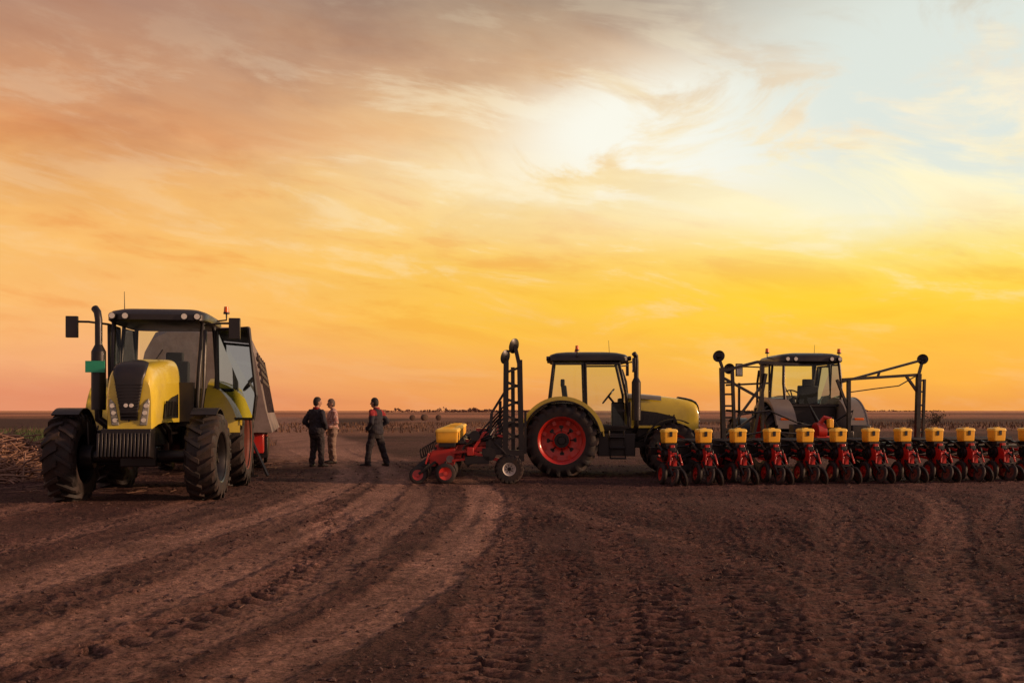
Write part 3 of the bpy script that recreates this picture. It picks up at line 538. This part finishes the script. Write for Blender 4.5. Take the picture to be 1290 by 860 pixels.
# ------------------------------------------------------------ people
def capsule(b,p0,p1,r0,r1):
    b.cyl(p0,p1,r0,r1,12); b.ball(p0,r0,12,8); b.ball(p1,r1,12,8)
def person(label,loc,rz,J,shirt,trs,yoke,hairm,scale,hip_out=.10,jacket=True):
    b=MB(); bones=[]
    def cap(p0,p1,r0,r1,m): capsule(b,p0,p1,r0,r1); bones.append((Vector(p0),Vector(p1),r0,r1,m))
    g=1.16 if jacket else 1.10
    def ell(z,rx,ry,x=0,n=20): return [(x+g*rx*math.cos(2*PI*i/n),g*ry*math.sin(2*PI*i/n),z) for i in range(n)]
    hem=.84 if jacket else .93
    b.loft([ell(hem,.140,.180),ell(hem+.05,.150,.192),ell(.99,.138,.182),ell(1.08,.135,.177,.005),ell(1.22,.138,.186,.01),ell(1.34,.130,.190,.0),ell(1.41,.105,.165,-.01),ell(1.455,.072,.105,-.015),ell(1.50,.05,.06,-.01)])
    bones.append((Vector((0,0,hem+.13)),Vector((0,0,1.32)),.17,.19,shirt)); bones.append((Vector((0,-.1,1.38)),Vector((0,.1,1.38)),.12,.12,shirt))
    b.loft([ell(.72,.09,.13),ell(.80,.115,.165),ell(.92,.118,.165),ell(.99,.10,.15)]); bones.append((Vector((0,-.06,.84)),Vector((0,.06,.84)),.10,.10,trs))
    hd=Vector(J['head'])
    cap((-.01,0,1.46),(hd.x-.01,hd.y,hd.z-.07),.060,.057,'skin')
    lk=J.get('look',0); hm=Matrix.Translation(hd)@Euler((0,0,lk)).to_matrix().to_4x4()
    def hp(x,y,z): return hm@Vector((x,y,z))
    b.ball((0,0,0),(.100,.080,.120),16,12,Matrix.Translation(hd+Vector((0,0,.015)))@Euler((0,0,lk)).to_matrix().to_4x4()); b.ball(hp(.035,0,-.06),(.057,.052,.055)); bones.append((hd-Vector((0,0,.04)),hd+Vector((0,0,.05)),.09,.09,'skin'))
    b.cyl(hp(.09,0,.025),hp(.118,0,-.022),.010,.017,8); b.ball(hp(.112,0,-.022),.017,8,6); b.ball(hp(.088,0,-.058),(.012,.026,.007),8,6); b.ball(hp(.088,0,-.072),(.012,.022,.007),8,6)
    for s in(1,-1):
        b.ball(hp(.0,s*.083,.0),(.022,.013,.034),8,6); b.cyl(hp(.088,s*.012,.034),hp(.078,s*.05,.034),.010,.009,8)
        S=Vector((-.01,s*.185,1.385)); E=Vector(J['elb'][s]); W=Vector(J['wri'][s]); H=Vector((0,s*hip_out,.90)); K=Vector(J['knee'][s]); A=Vector(J['ank'][s])
        cap(S,E,.078,.066,shirt+'_arm'); cap(E,W,.066,.050,shirt+'_arm')
        cap(H,K,.110,.086,trs); cap(K,A+Vector((0,0,.03)),.086,.076,trs)
        ta=J.get('toe',{}).get(s,0); fd=Vector((math.cos(ta),math.sin(ta),0))
        cap(A+Vector((0,0,-.045))-fd*.05,A+Vector((0,0,-.045))+fd*.08,.047,.044,'shoe'); cap(A+fd*.08+Vector((0,0,-.05)),A+fd*.18+Vector((0,0,-.055)),.044,.034,'shoe')
        hdv=Vector(J['hand'][s]).normalized(); side=Vector(J.get('thumb',{}).get(s,(1,0,0))); side=(side-hdv*side.dot(hdv)).normalized()
        P=W+hdv*.085; cap(W,W+hdv*.03,.032,.030,'skin')
        for q in(-.026,-.009,.009,.026): cap(W+hdv*.02+side*q*.8,P+side*q,.016,.013,'skin')
        inw=Vector((0,-s,0)); 
        for q,ln in((.029,.068),(.010,.078),(-.010,.072),(-.028,.056)):
            p1=P+side*q+hdv*ln*.5+inw*.006; p2=p1+hdv*ln*.4+inw*ln*.28; cap(P+side*q,p1,.0095,.009,'skin'); cap(p1,p2,.009,.0078,'skin')
        t0=W+hdv*.03+side*.024; t1_=t0+side*.028+hdv*.03; cap(t0,t1_,.013,.011,'skin'); cap(t1_,t1_+hdv*.035+side*.004,.011,.009,'skin')
    me=bpy.data.meshes.new('tmp'); me.from_pydata(b.v,[],b.f); o=bpy.data.objects.new('tmp',me); C.objects.link(o)
    md=o.modifiers.new('r','REMESH'); md.mode='VOXEL'; md.voxel_size=.0095; s2=o.modifiers.new('s','SMOOTH'); s2.factor=.5; s2.iterations=3
    dg=bpy.context.evaluated_depsgraph_get(); ev=o.evaluated_get(dg); m2=bpy.data.meshes.new_from_object(ev); C.objects.unlink(o); bpy.data.objects.remove(o)
    n=len(m2.vertices); co=np.zeros(n*3); m2.vertices.foreach_get('co',co); co=co.reshape(-1,3); no=np.zeros(n*3); m2.vertex_normals.foreach_get('vector',no); no=no.reshape(-1,3)
    names=sorted(set(x[4] for x in bones)); sc=[]
    for p,q,r0,r1,mm in bones:
        p=np.array(p); q=np.array(q); d=q-p; t=np.clip(((co-p)@d)/max(d@d,1e-9),0,1); dist=np.linalg.norm(co-p-t[:,None]*d,axis=1)-(r0*(1-t)+r1*t); sc.append(dist)
    best=np.argmin(np.array(sc),0); bn=np.array([names.index(x[4]) for x in bones])[best]
    cloth=np.array([not(nm in('skin','shoe')) for nm in names])[bn]
    w=vn(co[:,0]*9+co[:,1]*6,co[:,2]*13+co[:,1]*5,2)+.7*vn(co[:,0]*23-co[:,1]*19,co[:,2]*25,4)
    co2=co+no*(w*cloth*.013)[:,None]; m2.vertices.foreach_set('co',co2.ravel())
    m2.materials.clear(); lst=[]
    def mi(x):
        if x not in lst: lst.append(x); m2.materials.append(M[x])
        return lst.index(x)
    vz=co[:,2]; idx=np.zeros(n,int)
    for k,nm in enumerate(names):
        base=nm.replace('_arm',''); sel=bn==k; idx[sel]=mi(base)
        if yoke and base==shirt: idx[sel&(vz>yoke[0])&(vz<yoke[1])&(np.abs(co[:,1])>yoke[2])]=mi('redcloth')
    pv=np.zeros(len(m2.loops),int); m2.loops.foreach_get('vertex_index',pv); ls=np.zeros(len(m2.polygons),int); m2.polygons.foreach_get('loop_start',ls)
    m2.polygons.foreach_set('material_index',idx[pv[ls]].astype(np.int32)); m2.polygons.foreach_set('use_smooth',np.ones(len(ls),bool)); m2.update()
    o=bpy.data.objects.new('person',m2); C.objects.link(o); o.location=loc; o.rotation_euler=(0,0,rz); o.scale=(scale,)*3; tag(o,label,'person','farmers standing together on the field')
    h=MB(); rings=[]
    mtx=Matrix.Translation(hd+Vector((0,0,.015)))@Euler((0,0,lk)).to_matrix().to_4x4()
    prof=[(0,.128),(.35,.124),(.62,.108),(.84,.078),(.97,.040),(1.0,.010),(.98,-.030),(.90,-.065),(.80,-.085)]
    for j,(rf_,zh) in enumerate(prof):
        ring=[]
        for i2 in range(28):
            a=2*PI*i2/28; c,s=math.cos(a),math.sin(a); lim=.060 if c>.5 else (.060-.055*min(1,(.5-c)/.25) if c>.25 else (-.005 if c>-.15 else -.085))
            zz=max(zh,lim); rr2=rf_
            if zh<lim: rr2=math.sqrt(max(0,1-(lim/.135)**2))*(1.0 if lim>0 else .97)
            ring.append((.104*rr2*c-.003,.084*rr2*s,zz+.003*math.sin(5*a+j)))
        rings.append(ring)
    h.loft(rings,mt=mtx,cap=False); ho=h.build('hair',M[hairm],o,smooth=60); sm_=ho.modifiers.new('s','SOLIDIFY'); sm_.thickness=.010; sm_.offset=0
    for s in(1,-1):
        e=MB(); e.ball(hp(.087,s*.031,.015),.010,8,6); e.build('eye',M['eye'],o)
    if jacket:
        e=MB(); e.loft([[(-.012+r*1.0*math.cos(2*PI*i/20),r*1.15*math.sin(2*PI*i/20),z+.01*math.cos(2*PI*i/20)*-1) for i in range(20)] for z,r in((1.445,.088),(1.485,.076),(1.505,.076))],cap=False); co_=e.build('collar',M['redcloth'],o,smooth=60); q_=co_.modifiers.new('s','SOLIDIFY'); q_.thickness=.012
    return o
person('man in dark jacket with his back to the camera, leftmost of the three people',(-5.20,26.5,.0),R(62),
  dict(head=(.03,0,1.620),look=-.5,elb={1:(-.10,.31,1.14),-1:(-.09,-.31,1.14)},wri={1:(.08,.23,.98),-1:(.09,-.22,.98)},hand={1:(.7,-.3,-.6),-1:(.7,.3,-.6)},thumb={1:(.5,0,1),-1:(.5,0,1)},
  knee={1:(.03,.11,.49),-1:(.04,-.11,.49)},ank={1:(-.03,.13,.09),-1:(.02,-.13,.09)},toe={1:.3,-1:-.3}),'navy','trouser',None,'hair',1.055)
person('man in checked shirt and light trousers, in the middle of the three people',(-5.10,28.3,.0),R(200),
  dict(head=(.04,0,1.62),look=.1,elb={1:(-.05,.28,1.12),-1:(-.06,-.29,1.12)},wri={1:(.14,.21,1.00),-1:(.06,-.28,.90)},hand={1:(.8,-.5,.1),-1:(.3,0,-1)},thumb={1:(0,0,1),-1:(1,0,.3)},
  knee={1:(.03,.10,.49),-1:(.03,-.11,.49)},ank={1:(-.02,.11,.09),-1:(.0,-.13,.09)},toe={1:.2,-1:-.25}),'plaid','khaki',None,'greyhair',1.04,jacket=False)
person('man in dark jacket with red shoulders, legs apart, rightmost of the three people',(-3.66,26.8,.0),R(150),
  dict(head=(.05,0,1.615),look=.15,elb={1:(-.10,.32,1.13),-1:(-.12,-.31,1.14)},wri={1:(.08,.24,.97),-1:(.10,-.22,1.0)},hand={1:(.7,-.3,-.6),-1:(.8,.4,-.3)},thumb={1:(.5,0,1),-1:(.5,0,1)},
  knee={1:(.10,.15,.49),-1:(-.05,-.18,.49)},ank={1:(.10,.22,.09),-1:(-.14,-.26,.09)},toe={1:.3,-1:-.35}),'navy','trouser',(1.30,1.47,.12),'hair',1.05)
# ------------------------------------------------------------ vegetation, debris, far things
def blades(n,fx,fy,h,w,name,mt,label,cat,lean=.5,zf=None):
    xs=[];ys=[]
    for i in range(n): xs.append(fx()); ys.append(fy())
    zs=ground(np.array(xs),np.array(ys))[0]; V=[];F=[]
    for x,y,z in zip(xs,ys,zs):
        z-=.01; hh=h*(.4+.8*random.random())*(1+.9*max(0,mnoise.noise(Vector((x/3,y/5,0))))); a=random.random()*2*PI; l=lean*random.random()*hh; ww=w*(.6+.8*random.random()); dx,dy=math.cos(a),math.sin(a)
        k=len(V); V+=[(x-dy*ww,y+dx*ww,z),(x+dy*ww,y-dx*ww,z),(x+dx*l*.5-dy*ww*.6,y+dy*l*.5+dx*ww*.6,z+hh*.6),(x+dx*l*.5+dy*ww*.6,y+dy*l*.5-dx*ww*.6,z+hh*.6),(x+dx*l,y+dy*l,z+hh)]
        F+=[(k,k+1,k+3,k+2),(k+2,k+3,k+4)]
    me=bpy.data.meshes.new(name); me.from_pydata(V,[],F); me.materials.append(mt); o=bpy.data.objects.new(name,me); C.objects.link(o); return tag(o,label,cat,kind='stuff')
U=random.uniform
blades(3500,lambda:U(-42,-17),lambda:U(44,74),.30,.03,'green_grass',M['grass'],'green grass strip beyond the heap of stalks at the left edge','grass')
blades(1800,lambda:U(-17,-10.2),lambda:U(25,44),.25,.02,'dry_grass',M['drygrass'],'dry grass and weeds behind the leftmost tractor','dry grass')
blades(3400,lambda:U(-26,16),lambda:U(66,120),.24,.05,'dry_weeds',M['drygrass'],'line of dry weeds across the far edge of the bare soil','weeds')
blades(2800,lambda:U(20,62),lambda:U(75,120),.27,.05,'field_edge_weeds',M['drygrass'],'dry weeds beyond the planter at the right','weeds')
b=MB()
for i in range(1700):
    u=random.gauss(0,.5); v=random.gauss(0,.6); hgt=.9*math.exp(-(u*u/.5+v*v/.9)); x=-11.7+u*1.7; y=22.6+v*2.0; z=hgt*random.random()**.6+.03
    a=random.gauss(.3,.9); ln=U(.3,1.2); el=random.gauss(.12,.3); d=Vector((math.cos(a)*math.cos(el),math.sin(a)*math.cos(el),math.sin(el)))*ln/2; c=Vector((x,y,max(z,.03+abs(d.z)))); bend=Vector((0,0,U(0,.12)))
    b.tube([c-d,c+bend,c+d],U(.007,.022),4)
o=b.build('stalk_heap',M['straw'],None,smooth=0); tag(o,'heap of brown dry stalks and brushwood left of the leftmost tractor','stalk heap',kind='stuff')
b=MB(); P=[(U(-15,-6),U(18,34),1) for i in range(500)]+[(0,U(6,22),0) for i in range(250)]
P=[(x if k else U(-.5,.5)*y,y,k) for x,y,k in P]; Z=ground(np.array([p[0] for p in P]),np.array([p[1] for p in P]))[0]
for (x,y,k),z in zip(P,Z):
    a=U(0,PI); l=U(.08,.3) if k else U(.015,.04); r=.006 if k else .0022; z+=.012; b.tube([(x-math.cos(a)*l,y-math.sin(a)*l,z),(x+math.cos(a)*l,y+math.sin(a)*l,z+.01)],r,3)
o=b.build('straw_litter',M['straw'],None,smooth=0); tag(o,'bits of straw and broken stalk littering the soil','straw',kind='stuff')
b=MB(); b.lathe([(.001,-.6),(.55,-.6),(.62,-.55),(.64,0),(.62,.55),(.55,.6),(.001,.6)],24)
bl=b.build('round_bale',M['bale'],None,smooth=40); 
for k,(x,y,s,a) in enumerate([(-15.2,152,.7,.2),(-13.4,152.5,.75,.5),(-11.3,153,.7,.1)]):
    o=bl if k==0 else bl.copy()
    if k: C.objects.link(o)
    o.location=(x,y,.6*s); o.scale=(s,s,s); o.rotation_euler=(0,0,a); tag(o,'dark round bale in the row on the far side of the field behind the people','bale','round bales far behind the people')
def bush(x,y,h,w,label,name='bush'):
    t=thing(name,label,'bush',(x,y,0),0,'bushes on the far field'); b=MB(); tips=[]
    for i in range(9):
        a=U(0,2*PI); r=w*.45*U(.3,1); tip=(math.cos(a)*r,math.sin(a)*r,h*U(.6,1)); b.tube([(0,0,0),(tip[0]*.4,tip[1]*.4,tip[2]*.5),tip],[.05,.03,.01],5); tips.append(tip)
    b.build('stem',M['bark'],t)
    V=[];F=[]
    for i in range(520):
        p=random.choice(tips); k=U(.35,1.05); c=Vector(p)*k+Vector((random.gauss(0,w*.10),random.gauss(0,w*.10),random.gauss(0,h*.08))); c.z=max(c.z,.05); s=U(.04,.10)*h*.5
        e=Euler((U(0,6),U(0,6),U(0,6))).to_matrix(); n=len(V); V+=[tuple(c+e@Vector(q)*s) for q in((-1,-.5,0),(1,-.5,0),(.4,.7,0),(-.6,.6,0))]; F.append((n,n+1,n+2,n+3))
    me=bpy.data.meshes.new('foliage'); me.from_pydata(V,[],F); me.materials.append(M['leaf']); o=bpy.data.objects.new('foliage',me); C.objects.link(o); o.parent=t
for k,(x,y,h,w,l) in enumerate([(34.5,84,.9,2.2,'low spreading bush right of the folded right marker arm'),(42.5,100,1.5,2.4,'taller bush on the far field between the marker arm and right edge'),(31.5,92,.8,1.8,'small bush close to the right marker arm post'),(-58,135,1.3,4,'low dark bush near the left edge of the horizon')]): bush(x,y,h,w,l)
V=[];F=[]
for i in range(3600):
    seg=random.choice([(-120,40,900,4.5),(-60,20,900,5),(-480,-330,1100,4),(260,330,1100,4),(330,560,1300,4)])
    x=U(seg[0],seg[1]); hmax=seg[3]*(.25+.75*abs(mnoise.noise(Vector((x/14,seg[2],0))))*1.6); z=U(0,hmax); s=U(.4,1.1); c=Vector((x,seg[2]+U(-15,15),z)); e=Euler((U(0,6),U(0,6),U(0,6))).to_matrix(); n=len(V); V+=[tuple(c+e@Vector(q)*s) for q in((-1,-.7,0),(1,-.6,0),(.5,.9,0),(-.6,.8,0))]; F.append((n,n+1,n+2,n+3))
me=bpy.data.meshes.new('far_treeline'); me.from_pydata(V,[],F); me.materials.append(M['farwood']); o=bpy.data.objects.new('far_treeline',me); C.objects.link(o); tag(o,'thin line of far off trees along the horizon','treeline',kind='stuff')
# ------------------------------------------------------------ world
w=bpy.data.worlds.new('World'); bpy.context.scene.world=w; w.use_nodes=True; nt=w.node_tree; N=nt.nodes; L=nt.links; bg=N['Background']
def mth(op,a,b=None,clamp=False):
    n=N.new('ShaderNodeMath'); n.operation=op; n.use_clamp=clamp
    for i,v in enumerate((a,b)):
        if v is None: continue
        if isinstance(v,(int,float)): n.inputs[i].default_value=v
        else: L.new(v,n.inputs[i])
    return n.outputs[0]
def mrange(v,a,b,c=0,d=1,smooth=True):
    n=N.new('ShaderNodeMapRange'); n.interpolation_type='SMOOTHSTEP' if smooth else 'LINEAR'
    if b<a: a,b,c,d=b,a,d,c
    L.new(v,n.inputs[0])
    for i,q in enumerate((a,b,c,d)): n.inputs[i+1].default_value=q
    return n.outputs[0]
def mixc(f,a,b,mode='MIX'):
    n=N.new('ShaderNodeMix'); n.data_type='RGBA'; n.blend_type=mode
    for i,v in((0,f),(6,a),(7,b)):
        if isinstance(v,(int,float)): n.inputs[i].default_value=v
        elif isinstance(v,tuple): n.inputs[i].default_value=(*v,1)
        else: L.new(v,n.inputs[i])
    return n.outputs[2]
def lin(c): return tuple(((q/255)/12.92 if q/255<.04045 else ((q/255+.055)/1.055)**2.4) for q in c)
tc=N.new('ShaderNodeTexCoord'); sp=N.new('ShaderNodeSeparateXYZ'); L.new(tc.outputs['Generated'],sp.inputs[0]); x,y,z=sp.outputs
az=mth('ARCTAN2',x,y); hl=mth('SQRT',mth('ADD',mth('MULTIPLY',x,x),mth('MULTIPLY',y,y))); el=mth('ARCTAN2',z,hl)
def comb(a,b,c=0):
    n=N.new('ShaderNodeCombineXYZ')
    for i,v in enumerate((a,b,c)):
        if isinstance(v,(int,float)): n.inputs[i].default_value=v
        else: L.new(v,n.inputs[i])
    return n.outputs[0]
def noise(vec,scale,detail=8,rough=.55,dist=0):
    n=N.new('ShaderNodeTexNoise'); L.new(vec,n.inputs['Vector']); n.inputs['Scale'].default_value=scale; n.inputs['Detail'].default_value=detail; n.inputs['Roughness'].default_value=rough; n.inputs['Distortion'].default_value=dist; return n.outputs['Fac']
ca_,sa_=math.cos(.14),math.sin(.14)
ua=mth('ADD',mth('MULTIPLY',az,ca_),mth('MULTIPLY',el,-sa_)); va=mth('ADD',mth('MULTIPLY',az,sa_),mth('MULTIPLY',el,ca_))
st=comb(mth('MULTIPLY',ua,1.6),mth('MULTIPLY',va,7.0),0.3)
iz=mth('ADD',mth('MAXIMUM',z,0),.10); pl=comb(mth('DIVIDE',x,iz),mth('MULTIPLY',mth('DIVIDE',y,iz),1.0),0)
nA=noise(st,1.6,9,.58,.3); nB=noise(st,3.6,9,.62,.35); nC_=noise(pl,.9,8,.58,.3)
f=mth('DIVIDE',mth('ADD',el,mth('MULTIPLY',mth('SUBTRACT',nA,.5),.09)),.8,True)
def ramp(cols):
    n=N.new('ShaderNodeValToRGB'); L.new(f,n.inputs[0]); cr=n.color_ramp; ps=(.007,.047,.116,.185,.252,.327,.411,.489,1.)
    for i,(p,c) in enumerate(zip(ps,cols)):
        e=cr.elements[i] if i<1 else (cr.elements.new(p) if i<len(cols)-1 else cr.elements[-1]); e.position=p; e.color=(*lin(c),1)
    return n.outputs[0]
Lr=ramp([(226,140,100),(242,168,112),(250,182,100),(251,188,98),(244,180,98),(226,158,100),(196,143,106),(163,124,106),(120,105,110)])
Cr=ramp([(236,152,84),(245,170,78),(251,188,58),(252,198,76),(251,212,130),(241,202,145),(216,178,138),(176,150,124),(130,120,120)])
Rr=ramp([(240,158,72),(252,178,62),(255,200,44),(255,222,88),(255,241,178),(248,238,212),(226,222,206),(198,198,186),(140,140,140)])
col=mixc(mrange(az,-.42,.02),Lr,Cr); col=mixc(mrange(az,.0,.38),col,Rr)
cm=mth('MULTIPLY',mrange(nC_,.44,.66),mrange(el,.10,.34,.10,.85)); cm=mth('MULTIPLY',cm,mrange(az,.1,.45,1,.5))
col=mixc(cm,col,mixc(1.0,col,(.70,.60,.62),'MULTIPLY'))
cs_=mth('MULTIPLY',mrange(nB,.50,.66),mrange(el,.03,.12,.0,.65)); cs_=mth('MULTIPLY',cs_,mrange(el,.30,.20,.35,1)); col=mixc(cs_,col,mixc(1.0,col,(.92,.70,.50),'MULTIPLY'))
lw=mth('MULTIPLY',mrange(nB,.50,.36),mrange(el,.05,.2,.08,.55)); lw=mth('MULTIPLY',lw,mrange(az,-.38,.15,.25,1)); lw=mth('MULTIPLY',lw,mrange(el,.38,.28,.3,1)); col=mixc(lw,col,lin((255,243,208)))
def gauss(a0,e0,ra,re):
    d=mth('ADD',mth('POWER',mth('DIVIDE',mth('SUBTRACT',az,a0),ra),2),mth('POWER',mth('DIVIDE',mth('SUBTRACT',el,e0),re),2)); return mth('EXPONENT',mth('MULTIPLY',d,-1))
st2=comb(mth('MULTIPLY',ua,2.2),mth('MULTIPLY',va,5.0),4.3)
nD=noise(st2,2.6,12,.60,.7)
def wisp(g,lo,hi): return mth('MULTIPLY',mrange(g,0.05,.75),mrange(nD,lo,hi))
g3=mth('MULTIPLY',gauss(.33,.20,.30,.040),.75); col=mixc(g3,col,lin((255,247,212)))
g1b=mth('MULTIPLY',gauss(.05,.235,.15,.03),mrange(nD,.40,.6)); col=mixc(mth('MULTIPLY',g1b,.8),col,lin((255,240,205)))
col=mixc(mth('MULTIPLY',gauss(.17,.262,.10,.035),.55),col,lin((252,240,205)))
col=mixc(wisp(gauss(.17,.268,.17,.060),.43,.57),col,lin((250,247,232)))
col=mixc(mth('MULTIPLY',wisp(gauss(.46,.30,.24,.12),.40,.56),.95),col,lin((222,229,220)))
g4=mth('MULTIPLY',gauss(.25,.105,.24,.022),mrange(nB,.38,.6)); col=mixc(mth('MULTIPLY',g4,.8),col,lin((255,210,24)))
aa=mth('ABSOLUTE',az); col=mixc(mrange(aa,.7,1.7),col,mixc(mrange(el,0,1.2),(.46,.28,.24),(.20,.16,.21)))
sk=N.new('ShaderNodeTexSky'); sk.sky_type='NISHITA'; sk.sun_disc=False; sk.sun_elevation=R(14); sk.sun_rotation=R(94)
col=mixc(.008,col,sk.outputs[0],'ADD')
L.new(col,bg.inputs[0]); bg.inputs[1].default_value=1.0
ld=bpy.data.lights.new('sun','SUN'); ld.energy=3.8; ld.angle=R(5); ld.color=(1,.60,.36); lo=bpy.data.objects.new('sun',ld); C.objects.link(lo)
d=Vector((math.sin(R(98))*math.cos(R(14)),math.cos(R(98))*math.cos(R(14)),math.sin(R(14)))); lo.rotation_euler=d.to_track_quat('Z','Y').to_euler()
cd=bpy.data.cameras.new('camera'); cd.lens=35; cd.sensor_width=36; cd.shift_y=.0674; cd.clip_end=20000; cd.clip_start=.1; co_=bpy.data.objects.new('camera',cd); C.objects.link(co_); co_.location=(0,0,1.5); co_.rotation_euler=(PI/2,0,0); bpy.context.scene.camera=co_
sc=bpy.context.scene; sc.view_settings.view_transform='Standard'; sc.view_settings.look='None'; sc.view_settings.exposure=0
